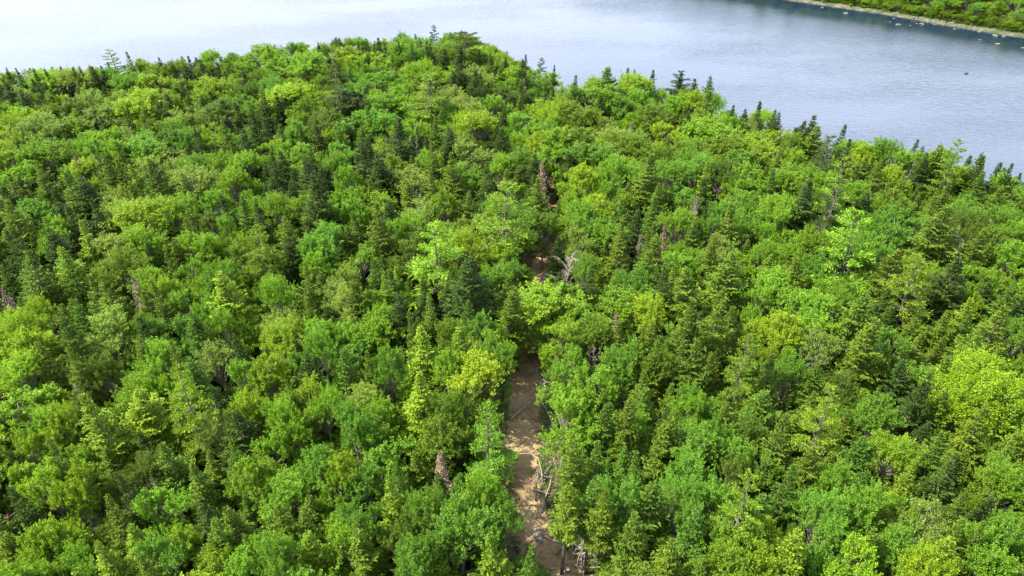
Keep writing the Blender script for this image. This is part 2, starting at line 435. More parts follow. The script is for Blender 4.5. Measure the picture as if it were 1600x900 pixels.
NAME = {'s': 'spruce_tree', 't': 'spruce_tree', 'm': 'broadleaf_tree', 'M': 'broadleaf_tree', 'b': 'broadleaf_tree', 'p': 'pine_tree', 'u': 'pine_tree',
        'd': 'dead_spruce_tree', 'w': 'dead_spruce_tree', 'g': 'bare_dead_tree', 'G': 'bare_dead_tree'}

# tones: real leaf colours (linear)
TONE = {'D': (.031, .058, .009), 'G': (.050, .102, .010), 'O': (.068, .114, .010), 'L': (.102, .172, .012), 'M': (.090, .157, .011), 'B': (.110, .207, .012),
        'C': (.090, .186, .016), 'Y': (.148, .236, .012), 'P': (.145, .210, .030), 'A': (.170, .242, .012), 'V': (.148, .255, .010), 'T': (.16, .13, .06), 'R': (.20, .10, .05)}
WORD = {'D': 'dark green', 'G': 'deep green', 'O': 'olive green', 'L': 'lime-tipped', 'M': 'mid green', 'B': 'bright green', 'C': 'cool bluish green',
        'Y': 'yellow-green', 'P': 'pale grey-green', 'A': 'yellowish', 'V': 'bright lime-green', 'T': 'tan', 'R': 'rust red'}

# ------------------------------------------------------------------ ground sheet, water, track
def axis_coords(lo, hi, dense, step, grow=1.22):
    a, b = dense; c = list(np.arange(a, b + .01, step)); s = step; x = b
    while x < hi: s *= grow; x += s; c.append(x)
    s = step; x = a; pre = []
    while x > lo: s *= grow; x -= s; pre.append(x)
    return np.array(pre[::-1] + c)
def grid_mesh(name, xs, ys, zf, mat):
    X, Y = np.meshgrid(xs, ys); Z = zf(X, Y)
    V = np.stack([X, Y, Z], -1).reshape(-1, 3); nx = len(xs); ny = len(ys)
    i = (np.arange(ny - 1)[:, None] * nx + np.arange(nx - 1)[None]).ravel()
    F = np.stack([i, i + 1, i + nx + 1, i + nx], 1)
    return mesh_from(name, V, [F], [mat], smooth=True)
def link(name, me, parent=None, loc=(0, 0, 0)):
    o = bpy.data.objects.new(name, me); COL.objects.link(o)
    if parent is not None: o.parent = parent
    o.location = loc
    return o
g = link('ground', grid_mesh('ground_mesh', axis_coords(-2500, 2500, (-130, 160), 1.0), axis_coords(-1200, 3500, (5, 300), 1.0), ground, M_FLOOR))
tag(g, kind='structure')

def track_mesh():
    ys = np.arange(12, 108, .35); us = np.linspace(-1, 1, 27)
    U, Y = np.meshgrid(us, ys)
    half = 2.1 + .35 * fbm(Y, Y * 0, 3.5, 2.0) + .25 * fbm(Y * 1.0, U * 3, 1.3, 5.0)
    half = np.where(Y > 58, 1.9, half)
    half = np.where(Y < 36, half + .9 * (36 - Y) / 8 * (Y > 20), half)
    X = track_x(Y) + U * half
    rut = -.07 * np.exp(-((np.abs(U) * half - .95) / .28) ** 2) + .03 * fbm(X, Y, .8, 7) + .015 * fbm(X, Y, .27, 9)
    Z = ground(X, Y) + .10 + rut - .22 * np.clip((np.abs(U) - .8) / .2, 0, 1) ** 1.5
    V = np.stack([X, Y, Z], -1).reshape(-1, 3); nx = len(us)
    i = (np.arange(len(ys) - 1)[:, None] * nx + np.arange(nx - 1)[None]).ravel()
    return V, np.stack([i, i + 1, i + nx + 1, i + nx], 1)
m, n, out = newmat('dirt_track')
tc = N(n, 'ShaderNodeTexCoord')
n1 = N(n, 'ShaderNodeTexNoise', Scale=.22, Detail=3.0); n2 = N(n, 'ShaderNodeTexNoise', Scale=2.6, Detail=10.0); n2.inputs['Roughness'].default_value = .75
n.links.new(tc.outputs['Object'], n1.inputs['Vector']); n.links.new(tc.outputs['Object'], n2.inputs['Vector'])
ad = N(n, 'ShaderNodeMath', operation='MULTIPLY_ADD'); n.links.new(n2.outputs['Fac'], ad.inputs[0]); ad.inputs[1].default_value = .7; n.links.new(n1.outputs['Fac'], ad.inputs[2])
c = ramp_node(n, [(.34, (.065, .040, .020)), (.45, (.13, .086, .045)), (.56, (.225, .158, .078)), (.70, (.31, .225, .115)), (.9, (.36, .28, .17))],
              (lambda mr: (n.links.new(ad.outputs[0], mr.inputs[0]), mr.outputs[0])[1])(N(n, 'ShaderNodeMapRange', **{'From Min': 0.2, 'From Max': 1.4})))
pb = N(n, 'ShaderNodeBsdfPrincipled', Roughness=.95); n.links.new(c, pb.inputs['Base Color']); pb.inputs['Specular IOR Level'].default_value = .15
b = N(n, 'ShaderNodeBump', Strength=1.0, Distance=.22); n.links.new(n2.outputs['Fac'], b.inputs['Height']); n.links.new(b.outputs[0], pb.inputs['Normal'])
n.links.new(pb.outputs[0], out.inputs[0])
V, F = track_mesh()
tag(link('dirt_track', mesh_from('dirt_track_mesh', V, [F], [m], smooth=True)), kind='structure')

m, n, out = newmat('lake_water')
tc = N(n, 'ShaderNodeTexCoord'); mp = N(n, 'ShaderNodeMapping'); mp.inputs['Scale'].default_value = (.55, 1.3, 1); mp.inputs['Rotation'].default_value = (0, 0, R(-8))
n.links.new(tc.outputs['Object'], mp.inputs[0])
wa = N(n, 'ShaderNodeTexNoise', Scale=1.1, Detail=5.0); wa.inputs['Roughness'].default_value = .62; wa.inputs['Distortion'].default_value = .4
n.links.new(mp.outputs[0], wa.inputs['Vector'])
wb = N(n, 'ShaderNodeTexNoise', Scale=.03, Detail=3.0); n.links.new(mp.outputs[0], wb.inputs['Vector'])
mu = N(n, 'ShaderNodeMapRange', **{'From Min': .35, 'From Max': .65, 'To Min': .45, 'To Max': 1.4}); n.links.new(wb.outputs['Fac'], mu.inputs[0])
ca = N(n, 'ShaderNodeAttribute'); ca.attribute_name = 'calm'
cm_ = N(n, 'ShaderNodeMapRange', **{'From Min': 0.0, 'From Max': 1.0, 'To Min': 1.0, 'To Max': .06}); n.links.new(ca.outputs['Fac'], cm_.inputs[0])
m0 = N(n, 'ShaderNodeMath', operation='MULTIPLY'); n.links.new(mu.outputs[0], m0.inputs[0]); n.links.new(cm_.outputs[0], m0.inputs[1]); mu = m0
mm = N(n, 'ShaderNodeMath', operation='MULTIPLY'); n.links.new(wa.outputs['Fac'], mm.inputs[0]); n.links.new(mu.outputs[0], mm.inputs[1])
b = N(n, 'ShaderNodeBump', Strength=1.0, Distance=.11); n.links.new(mm.outputs[0], b.inputs['Height'])
pb = N(n, 'ShaderNodeBsdfPrincipled', Roughness=.12); pb.inputs['Base Color'].default_value = (.006, .013, .028, 1); pb.inputs['IOR'].default_value = 2.0
n.links.new(b.outputs[0], pb.inputs['Normal']); n.links.new(pb.outputs[0], out.inputs[0])
wxs = axis_coords(-1500, 800, (-180, 200), 3, 1.5); wys = axis_coords(-200, 1200, (60, 330), 3, 1.5)
lm = grid_mesh('lake_mesh', wxs, wys, lambda X, Y: X * 0 + WATER_Z, m)
X, Y = np.meshgrid(wxs, wys); dfar = (np.interp(X, FX, FY) - Y) * .75 + 2.5 * fbm(X, Y, 9, 3)
al = lm.attributes.new('calm', 'FLOAT', 'POINT'); al.data.foreach_set('value', np.clip(1.1 - dfar / 19, 0, 1).astype(np.float32).ravel())
tag(link('lake_water', lm), kind='structure')

# ------------------------------------------------------------------ the trees one can tell apart: direction of the tip, crown width, kind, tone
TREES = """
8,100,18,s,D 25,100,14,s,D 55,98,16,s,D 70,100,16,s,D 90,99,20,s,D 110,98,16,s,D 125,96,18,s,D 135,97,16,s,D 145,97,16,s,D 155,97,18,s,D 166,92,16,s,D
175,76,40,p,M 197,80,24,s,M 245,83,18,s,D 265,90,14,s,D 285,97,20,s,D 322,89,24,s,D 338,91,12,s,D 16,112,40,m,B 45,104,40,b,P 75,112,45,m,Y 110,108,40,m,P 60,138,35,m,M
140,132,34,b,P 30,162,46,m,Y 105,157,56,m,O 195,118,45,m,B 236,116,44,m,Y 255,100,40,m,M 290,122,40,m,M 215,147,60,m,Y 330,125,55,m,Y 345,157,60,m,O 375,95,50,m,M 392,74,50,m,B
225,160,25,s,O 150,168,60,m,P 60,185,60,m,P 300,162,35,b,P 305,190,22,s,D 295,150,22,s,D 250,197,45,m,O 220,217,60,m,C 330,190,40,m,B 350,184,30,s,O 285,205,40,m,C 345,233,45,m,B
265,228,50,b,P 155,233,32,s,O 185,248,36,s,O 240,250,36,s,O 290,254,60,b,P 60,262,36,s,O 20,258,60,m,B 100,270,40,s,O 110,236,16,d,R 14,235,50,m,Y 60,224,60,m,B 115,252,46,m,Y 145,216,40,m,B
380,148,40,m,C 380,198,32,s,D 396,185,26,s,D 355,268,40,m,B 375,240,44,m,B
418,66,8,s,D 456,61,8,s,D 496,59,9,s,D 553,60,12,s,D 573,60,10,s,D 584,64,8,s,D 606,63,18,s,D 622,59,8,s,D 645,59,14,s,D 664,59,12,s,D 677,40,24,p,D 720,52,40,u,D
718,78,38,s,D 766,78,20,s,D 793,82,12,s,D 435,66,50,m,M 485,64,55,m,B 475,86,60,m,B 540,72,48,m,Y 590,77,50,m,Y 635,66,48,m,B 690,66,50,m,M 745,74,50,m,Y 780,92,40,m,M 430,90,45,m,B
495,99,50,m,M 527,110,74,p,D 560,94,40,m,B 600,112,46,m,C 650,99,36,m,B 670,112,90,p,M 715,90,36,s,D 745,98,44,b,P 440,135,60,m,Y 407,140,30,s,D 480,148,40,m,M 555,145,50,m,D
605,145,70,m,B 725,143,42,b,P 775,150,45,m,B 790,138,34,m,D 455,166,36,m,B 565,160,26,s,O 500,174,50,m,O 540,185,60,m,C 590,176,50,m,C 650,180,36,m,B 692,165,50,m,B 745,175,50,m,Y
615,190,50,s,D 602,211,12,g,T 612,208,12,g,T 634,207,14,g,T 648,210,12,g,T 704,203,46,s,D 670,225,40,s,O 560,230,50,s,D 588,246,48,s,D 480,225,32,s,D 415,235,32,s,D 420,213,40,m,B
452,213,50,m,B 476,250,50,s,D 520,240,36,m,C 545,258,40,m,B 735,225,52,m,P 714,240,40,s,O 760,253,32,s,D 778,245,40,m,B 700,252,50,m,B 640,260,60,b,P 602,266,50,m,O 783,197,32,s,D
840,68,22,p,D 857,82,11,s,D 823,80,10,s,D 812,86,8,s,D 840,100,70,m,B 820,122,18,d,R 802,104,44,m,Y 921,112,5,g,T 900,115,26,s,G 947,103,11,s,D 974,97,20,s,D 993,102,11,s,D 1009,97,16,s,D
1040,90,44,p,D 1065,113,26,s,D 1094,118,20,s,D 1114,120,32,s,G 1145,160,14,s,D 1166,162,22,s,D 1186,153,26,s,D 950,116,46,s,O 985,121,60,m,Y 930,130,70,m,B 880,136,40,m,P 884,155,32,m,Y
850,156,52,m,Y 910,166,60,m,M 962,150,50,m,C 1000,136,46,m,B 1046,146,50,m,B 1076,150,32,m,M 1090,140,40,m,Y 1026,164,50,m,M 1110,150,46,s,O 1077,166,22,s,D 1126,175,50,m,Y 1110,192,88,m,B
1150,178,36,m,B 1015,166,32,s,O 986,190,30,w,T 1046,195,50,m,Y 830,195,32,m,Y 845,206,42,m,A 815,180,50,m,C 870,200,60,m,B 907,201,60,m,M 950,194,70,b,P 930,225,60,m,C 1000,211,60,m,M
1090,215,60,m,M 1130,214,70,m,M 1180,215,60,m,Y 1160,236,60,m,C 960,245,24,G,P 938,238,60,m,Y 910,256,42,m,Y 855,230,50,m,B 820,240,50,m,M 970,252,58,m,B 1010,251,60,s,O 1050,250,50,m,C
1086,245,50,m,C 1130,256,50,m,O 1170,255,60,m,B 849,254,30,d,T
1213,163,22,s,D 1225,167,18,s,D 1253,180,22,s,D 1272,178,34,s,D 1315,186,24,s,D 1328,209,12,s,D 1385,208,14,s,D 1432,213,24,s,D 1500,219,46,p,M 1545,240,26,s,G 1570,247,20,s,D 1588,247,16,s,D
1460,228,22,s,D 1216,195,50,m,Y 1246,206,40,m,M 1302,205,60,p,D 1284,203,44,s,O 1340,219,40,m,B 1362,226,50,m,Y 1396,221,50,m,C 1380,246,32,s,O 1410,258,52,m,Y 1440,231,50,m,B 1476,236,60,s,O
1530,240,40,s,O 1240,211,18,s,D 1215,226,30,s,O 1250,236,50,m,B 1322,248,62,p,L 1288,266,50,m,B 1240,266,60,m,B 1500,260,52,m,Y 1580,276,52,m,B 1205,270,20,w,T
10,310,42,s,O 46,312,50,m,C 100,315,42,s,D 132,282,50,s,D 75,345,46,m,B 160,300,46,b,P 210,315,80,m,Y 178,360,64,m,P 235,330,32,s,O 270,311,60,m,B 310,320,50,m,O 345,335,36,m,C
392,350,66,p,M 305,366,50,m,B 286,335,32,s,O 215,356,50,m,B 88,366,22,G,T 36,400,60,s,O 92,384,52,s,L 0,448,34,w,P 112,455,32,s,G 132,425,42,s,O 190,400,60,m,M 150,432,50,s,O
205,432,34,w,T 236,430,32,s,O 260,380,27,s,O 250,436,50,m,B 290,400,42,m,B 330,420,42,m,C 350,430,60,s,L 285,450,50,m,B 346,482,50,m,B 90,470,42,s,G 26,490,52,m,Y 50,525,42,s,O 96,541,46,s,O
150,490,70,m,P 205,515,32,s,O 215,490,50,m,C 266,520,32,s,O 236,545,60,m,B 290,560,52,s,G 330,532,60,b,P 370,506,36,s,D 20,562,60,m,Y 150,556,52,m,O 380,570,50,m,B 280,592,30,m,Y 12,350,40,s,D
430,305,42,m,B 480,290,60,s,D 506,310,60,m,B 440,330,36,s,O 520,341,42,m,C 500,361,60,m,C 590,320,50,s,O 625,336,34,m,B 655,310,46,b,P 640,341,50,m,B 680,345,90,p,B 785,288,110,p,M
750,332,42,m,P 412,385,50,m,M 490,395,42,m,B 460,400,36,s,O 530,410,42,m,P 565,420,40,s,O 600,416,36,s,L 546,441,50,b,P 475,461,42,s,O 430,436,50,m,B 580,456,50,m,M 630,460,50,s,D
670,446,32,s,O 735,410,72,s,D 726,456,32,s,G 720,490,42,s,L 770,420,36,m,C 785,380,50,m,Y 650,476,42,s,O 600,481,60,m,B 546,500,60,m,B 500,490,60,m,B 440,510,60,m,Y 480,546,50,s,D
500,520,46,m,C 540,530,42,s,G 415,560,60,m,Y 570,535,36,s,O 602,541,50,m,C 650,510,56,s,L 690,546,42,m,B 700,500,50,m,M 735,526,42,b,P 770,510,42,m,Y 780,536,42,m,C 732,563,84,m,A 475,590,42,m,Y
815,320,60,m,C 850,335,42,m,M 931,305,44,m,A 900,321,50,m,B 945,350,56,m,B 905,360,22,m,P 975,341,42,s,O 1000,364,22,w,T 1018,350,32,s,G 1040,350,22,d,R 1091,305,24,w,T 1060,330,50,m,B
1120,321,42,m,C 1140,320,50,s,O 1170,326,42,m,C 1195,325,50,m,C 1110,360,42,s,O 885,392,54,G,P 915,400,42,m,M 925,420,42,s,D 965,405,28,G,T 1010,385,42,s,O 1050,386,52,m,B
1030,411,42,s,D 990,426,50,m,C 1080,420,52,s,O 1112,400,46,m,C 1136,395,56,s,O 1165,391,50,m,B 960,450,90,m,B 1010,446,46,m,C 845,440,100,m,Y 818,446,46,s,O 886,450,60,m,M 905,480,62,m,B
852,500,52,m,Y 920,500,50,m,M 965,490,20,w,T 1075,490,42,s,D 1025,491,46,s,O 1080,472,60,s,O 1130,465,52,s,O 1190,441,42,m,B 996,510,36,s,O 1030,520,32,s,O 1060,500,60,m,C 925,540,34,G,T
890,546,42,m,C 936,556,60,m,B 980,546,60,m,C 1030,556,42,m,M 1065,525,42,s,O 1100,531,50,s,O 1175,520,60,p,L 1215,545,42,s,G
1215,311,50,m,B 1260,290,60,s,D 1310,282,60,p,D 1296,318,12,g,D 1245,356,42,m,B 1350,330,106,p,B 1410,321,50,m,C 1480,330,60,s,O 1520,336,50,m,O 1560,321,42,m,C 1588,341,42,m,B 1540,356,42,s,O
1400,395,60,s,O 1385,380,42,m,C 1448,400,72,p,L 1486,412,90,s,D 1520,410,42,m,B 1545,416,50,m,B 1246,396,46,s,O 1300,391,50,m,C 1215,426,60,m,B 1262,466,80,m,B 1236,491,60,m,Y 1345,451,52,s,O
1298,491,42,m,Y 1290,512,60,b,P 1365,505,60,s,O 1400,516,52,m,C 1560,485,70,s,O 1522,512,42,s,O 1570,541,52,s,O 1242,546,60,m,C 1282,551,42,s,O 1310,581,50,m,O 1450,570,42,s,D 1590,430,36,s,O
1545,578,132,M,V 1590,380,50,m,B 1440,470,40,s,O
20,610,84,m,B 155,606,62,s,L 206,611,70,s,L 272,580,74,p,L 106,602,26,G,P 85,640,50,m,Y 40,681,60,m,Y 66,676,42,s,O 60,726,60,m,Y 132,790,42,G,P 158,764,52,s,O 186,725,28,s,D
216,720,60,m,O 102,745,60,m,Y 75,802,60,m,Y 44,822,60,m,B 8,750,50,s,D 165,842,62,s,L 245,842,52,m,C 250,771,72,m,B 300,722,60,s,O 330,640,50,b,P 345,681,32,s,G 386,721,72,m,B 365,786,58,s,O
320,801,42,s,O 340,846,70,m,Y 385,851,60,m,B 110,876,62,m,B 14,880,60,m,B 380,612,50,m,Y 60,640,50,m,C 205,860,50,s,O
420,621,42,m,C 450,606,50,m,M 445,632,42,m,B 425,668,52,m,B 500,616,50,m,B 540,620,27,s,L 600,626,60,m,B 651,590,72,s,L 585,671,80,m,B 540,642,60,m,C 490,702,62,m,C 455,667,50,m,B
620,705,46,s,G 606,726,50,s,L 535,712,50,m,Y 560,731,50,m,C 430,776,50,s,O 460,781,50,s,O 478,826,62,s,L 425,851,50,m,C 530,821,60,m,B 560,781,56,m,C 686,706,46,d,T 730,733,34,s,L
756,750,42,m,B 672,778,44,m,C 620,800,60,m,O 565,830,60,s,O 665,820,50,s,L 776,813,62,s,L 715,800,80,m,C 788,776,40,m,C 760,628,56,p,C 700,612,50,m,M 520,745,50,m,B 645,860,50,m,C 825,842,34,s,G
885,625,84,m,B 945,621,36,s,G 976,606,46,s,O 985,641,46,m,C 1040,651,56,s,O 1080,611,50,m,B 1060,626,36,s,D 1097,611,50,m,C 1150,621,60,s,O 1120,655,50,m,C 1085,676,70,m,C
1140,686,60,m,C 1172,656,50,m,O 945,671,50,s,G 1006,691,46,s,G 895,694,50,t,O 928,745,44,t,G 888,750,46,t,O 905,762,42,m,C 950,786,34,m,C 952,756,50,t,O 1020,746,76,s,G 1140,721,60,m,O
1125,762,50,m,C 1066,766,60,m,C 1086,781,60,s,G 1175,746,70,p,L 1130,811,50,m,C 1050,831,60,s,O 962,812,80,s,O 1172,791,60,m,C 1150,851,70,m,B 1195,862,50,m,Y 1100,861,50,s,O 1010,862,50,s,O
1310,610,72,p,L 1240,641,60,s,O 1380,621,60,m,C 1405,685,66,m,Y 1440,696,46,s,L 1590,682,50,s,O 1515,746,46,s,O 1310,731,60,m,B 1262,761,62,m,C 1360,771,60,m,C 1460,786,70,b,P 1300,791,42,m,C
1582,731,72,m,B 1590,811,42,m,C 1500,793,50,s,O 1250,826,70,s,L 1310,831,50,m,C 1205,821,42,m,Y 1352,856,60,m,Y 1382,831,50,s,O 1430,836,50,m,C 1496,826,70,s,L 1450,881,60,m,B 1480,876,50,m,Y
1560,851,70,m,B 1420,770,50,m,B 1350,670,50,s,G 1230,716,50,s,G 1195,690,46,m,C 1280,690,50,s,O 1540,800,50,s,O
"""
class Tree:
    __slots__ = ('x', 'y', 'z', 'kind', 'tone', 'var', 'sx', 'sz', 'rot', 'hand', 'H', 'rad', 'tint', 'px', 'py', 'size', 'lean')
def mk(x, y, kind, tone, H, rad, hand):
    t = Tree(); t.x, t.y, t.kind, t.tone, t.H, t.rad, t.hand = x, y, kind, tone, H, rad, hand
    t.var = rnd.randrange(len(KINDS[kind])); v = KINDS[kind][t.var]
    t.sz = H / v[2]; t.sx = rad / v[3]; t.rot = rnd.random() * 6.283
    t.z = gz(x, y) - .05; c = TONE[tone]; j = rnd.uniform(.86, 1.16); jj = rnd.uniform(.92, 1.08)
    t.tint = (c[0] * j * jj, c[1] * j, c[2] * j / jj); t.lean = (rnd.gauss(0, .03), rnd.gauss(0, .03))
    t.px, t.py, f = project((x, y, t.z + H * .8)); t.size = rad / f if f > 1 else 0
    return t
trees = []
HB = {'s': 10.4, 't': 10.5, 'm': 8.6, 'M': 10, 'b': 8.6, 'p': 12.8, 'u': 12, 'd': 8.6, 'w': 8.0, 'g': 8.6, 'G': 7.0}
for tok in TREES.split():
    a, b_, wd, k, tn = tok.split(','); a = float(a); b_ = float(b_); wd = float(wd)
    H = HB[k] + rnd.gauss(0, .5)
    if k == 'p' and b_ < 105: H -= 2.2
    
    x, y, t = on_ground(a, b_, H)
    depth = (Vector((x, y, 0)) - Vector((0, 0, CAM_H - H))).length if 0 else project((x, y, gz(x, y) + H))[2]
    rad = wd * .5 * depth / FPX
    if k == 's': rad = min(max(rad * 1.5, 1.6), 3.6); H *= (.80 + .085 * rad)
    if k == 's' and a > 1000 and b_ < 260: rad = max(rad, 2.1)
    if k == 't': rad = max(min(rad, 1.7), 1.2)
    elif k in 'mb': rad = min(max(rad * 1.18, 1.6), 4.4)
    elif k in 'dw': rad = min(max(rad, .9), 1.8)
    elif k in 'pu': rad = max(rad * 1.15, 2.0)
    dn = float(np.interp(x, NX, NY)) - y
    if dn < 1.0: y += dn - 1.0
    tx = float(track_x(y)); dt = x - tx
    if 20 < y < 64 and abs(dt) < 2.9 and k not in 'Gt':             # trunks stand beside the track, not on it
        x = tx + (2.9 if dt > 0 else -2.9)
        if y > 52: x = tx + (1.5 if dt > 0 else -1.6) * (1.3 if k == 's' else 1); rad = max(rad, 3.0) if k != 's' else rad
    trees.append(mk(x, y, k, tn, H, rad, True))

# the wood between them: lower trees, nearest named tree decides what it is mostly like
cell = {}
def put(x, y, r_): cell.setdefault((int(x // 4), int(y // 4)), []).append((x, y, r_))
def free(x, y, r_, k):
    cx, cy_ = int(x // 4), int(y // 4)
    for i in range(cx - 2, cx + 3):
        for j in range(cy_ - 2, cy_ + 3):
            for (a, b_, q) in cell.get((i, j), ()):
                if (a - x) ** 2 + (b_ - y) ** 2 < ((q + r_) * k) ** 2: return False
    return True
for t in trees: put(t.x, t.y, min(t.rad, 4.0 if t.kind == 'p' else 2.8))
hx = np.array([t.x for t in trees]); hy = np.array([t.y for t in trees])
for rad0, k, tries, Hs in ((2.1, .72, 26000, (7.0, 8.6)), (1.4, .68, 30000, (5.2, 7.6)), (.9, .66, 26000, (3.4, 6.0))):
    for _ in range(tries):
        y = rnd.uniform(8, 166); x = rnd.uniform(-(y * .98 + 26), (y * .98 + 26))
        if y > float(np.interp(x, NX, NY)) - 1.2: continue
        tx = float(track_x(y)); side = x - tx
        rr = rad0 * rnd.uniform(.85, 1.2)
        if 10 < y < 54 and -(2.5 + rr * .75) < side < 2.3 + rr * .6: continue
        if 54 <= y < 110 and abs(side) < 1.2: continue
        if 67 < y < 80 and abs(side - .3) < 1.5 + rr * .3: continue
        if 57 < y < 67 and abs(side) < 2.2: H0 = 5.0
        else: H0 = 99
        if 26 < y < 41 and 0 < side < 4.6: continue                # cleared strip with brushwood right of the track
        if 41 < y < 50 and -5.5 < side < 0: continue
        if float(fbm(x, y, 2.6, 8.0)) < -.62: continue
        if not free(x, y, rr, k): continue
        d2 = (hx - x) ** 2 + (hy - y) ** 2; i = int(np.argmin(d2)); ref = trees[i]
        if rnd.random() < .5 and ref.kind in 'smb' : kd, tn = ref.kind, ref.tone
        else:
            kd = rnd.choice('ssssssmmm' if y < 95 else 'sssmmb'); tn = rnd.choice('DDDGGGOOOL' if kd == 's' else 'BBBCCMYYPO')
            if kd == 'b': tn = rnd.choice('PPYC')
        if tn == 'A': tn = 'Y'
        H = rnd.uniform(*Hs); 
        if kd == 's': H += 1.3 if float(np.interp(x, NX, NY)) - y > 16 else -.6; rr = min(max(rr, H * .23), H * .31)
        H = min(H, H0)
        if 26 < y < 37 and -6 < side < 0: H = min(H, 4.5)
        trees.append(mk(x, y, kd, tn, H, rr, False)); put(x, y, rr)
# the far bank: broad low crowns down to the grass
for _ in range(9000):
    x = rnd.uniform(30, 230); y = rnd.uniform(110, 330)
    df = y - float(np.interp(x, FX, FY))
    if df < 5.2 + rnd.uniform(0, 1.2) or df > 46: continue
    rr = rnd.uniform(2.2, 3.6) * (.75 if df < 8 else 1)
    if not free(x, y, rr, .46): continue
    kd = rnd.choice('mmmmmmmbs'); tn = rnd.choice('BBBBYYCM' if kd != 's' else 'DGO')
    H = rnd.uniform(5.5, 8.0) if df < 11 else rnd.uniform(7.5, 10.5)
    t = mk(x, y, kd, tn, H, min(rr, 1.6) if kd == 's' else rr, False)
    if kd != 's': t.z -= H * .22
    trees.append(t); put(x, y, rr)

def in_view(t): return -30 < t.px < 1630 and -10 < t.py < 925 and t.size > 0
# individuals: at most 300 of a kind, those that show largest; named ones first
single, mass = [], []
by = {}
for t in trees: by.setdefault(NAME[t.kind], []).append(t)
for nm, L in by.items():
    L.sort(key=lambda t: -(t.size * (2.2 if t.hand else 1)) if in_view(t) else 1)
    for i, t in enumerate(L): (single if i < 298 and in_view(t) else mass).append(t)
print('trees', len(trees), 'single', len(single), 'mass', len(mass), {k: len(v) for k, v in by.items()})

# ------------------------------------------------------------------ labels that single each tree out
LM = [  # landmarks anyone can find in the photo
    ('the tan dead conifer by the track', 686, 740), ('the brown conifer beyond the track', 849, 300), ('the brown dead conifer pair', 1025, 375),
    ('the big round crown at right', 1545, 650), ('the broad plumed pine above centre', 785, 340), ('the yellowest crown', 732, 600),
    ('the big dark spruce at right', 1486, 480), ('the bleached branches lower left', 132, 805), ('the row of grey snags', 624, 220), ('the pine with arching limbs', 392, 375),
    ('the spreading bright pine', 1350, 370), ('the bare-stemmed track-edge conifers', 890, 780), ('the crown overhanging the track', 845, 480),
    ('the flat-topped pine on the shore', 720, 70), ('the crooked shore pine', 1040, 110), ('the dark left-shore conifers', 120, 110), ('the bluish pine near shore', 670, 150),
    ('the far bank', 1480, 15), ('the dark leaning trunk', 1296, 340), ('the tall lime spruce', 651, 630)]
KW = {'s': 'spruce', 't': 'bare-stemmed conifer', 'm': 'leafy tree', 'M': 'leafy tree', 'b': 'feathery leafy tree', 'p': 'plumed pine', 'u': 'flat-topped pine', 'd': 'dead conifer', 'w': 'thin grey dead conifer', 'g': 'bare dead trunk', 'G': 'leafless twiggy tree'}
def place_phrase(t):
    best = None
    for nm, lx, ly in LM:
        d = math.hypot(t.px - lx, (t.py - ly) * 1.5)
        if d > 14 and (best is None or d < best[0]): best = (d, nm, lx, ly)
    d, nm, lx, ly = best
    dx, dy = t.px - lx, t.py - ly
    if abs(dx) > abs(dy) * 1.1: rel = 'right of' if dx > 0 else 'left of'
    else: rel = 'in front of' if dy > 0 else 'behind'
    return rel, nm
ORD = ['', 'second', 'third', 'fourth', 'fifth', 'sixth', 'seventh', 'eighth', 'ninth', 'tenth', 'eleventh', 'twelfth']
lab = {}
for t in single:
    rel, nm = place_phrase(t)
    w_ = t.rad / {'s': 1.5, 't': 1.4, 'm': 2.0, 'b': 1.9}.get(t.kind, 2.4)
    sz = 'small' if w_ < .8 else ('large' if w_ > 1.25 else '')
    tone = WORD[t.tone] if t.kind not in 'dwgG' else {'d': 'tan brown', 'w': 'ash grey', 'g': 'weathered', 'G': 'bleached'}[t.kind]
    lab.setdefault((sz, tone, KW[t.kind], rel, nm), []).append(t)
LABEL = {}
def cap16(s):
    return s
for (sz, tone, kw, rel, nm), L in lab.items():
    base = ' '.join(x for x in (sz, tone, kw) if x)
    lx, ly = next((a, b_) for n_, a, b_ in LM if n_ == nm)
    L.sort(key=lambda t: math.hypot(t.px - lx, t.py - ly))
    for i, t in enumerate(L):
        if len(L) == 1: s = f'{base} {rel} {nm}'
        elif i == 0: s = f'{base} nearest, {rel} {nm}'
        elif i < len(ORD): s = f'{ORD[i]} {base} {rel} {nm}'
        else: s = f'{base} {i + 1}th out {rel} {nm}'
        LABEL[id(t)] = s

# ------------------------------------------------------------------ build the single trees
GROUP = {'spruce_tree': 'spruces of the wood', 'broadleaf_tree': 'leafy trees of the wood', 'pine_tree': 'pines standing above the wood',
         'dead_spruce_tree': 'dead conifers in the wood', 'bare_dead_tree': 'bare dead trees in the wood'}
CAT = {'spruce_tree': 'spruce', 'broadleaf_tree': 'leafy tree', 'pine_tree': 'pine', 'dead_spruce_tree': 'dead spruce', 'bare_dead_tree': 'dead tree'}
for t in single:
    nm = NAME[t.kind]; cm, tm = KINDS[t.kind][t.var][:2]
    e = bpy.data.objects.new(nm, None); COL.objects.link(e); e.empty_display_size = .5
    e.location = (t.x, t.y, t.z); e.rotation_euler = (t.lean[0], t.lean[1], t.rot); e.scale = (t.sx, t.sx * rnd.uniform(.9, 1.1), t.sz)
    tag(e, LABEL[id(t)], CAT[nm], GROUP[nm])
    tr = link('trunk', tm, e)
    c = link('branches' if t.kind in 'gG' else 'crown', cm, e); c['tint'] = t.tint

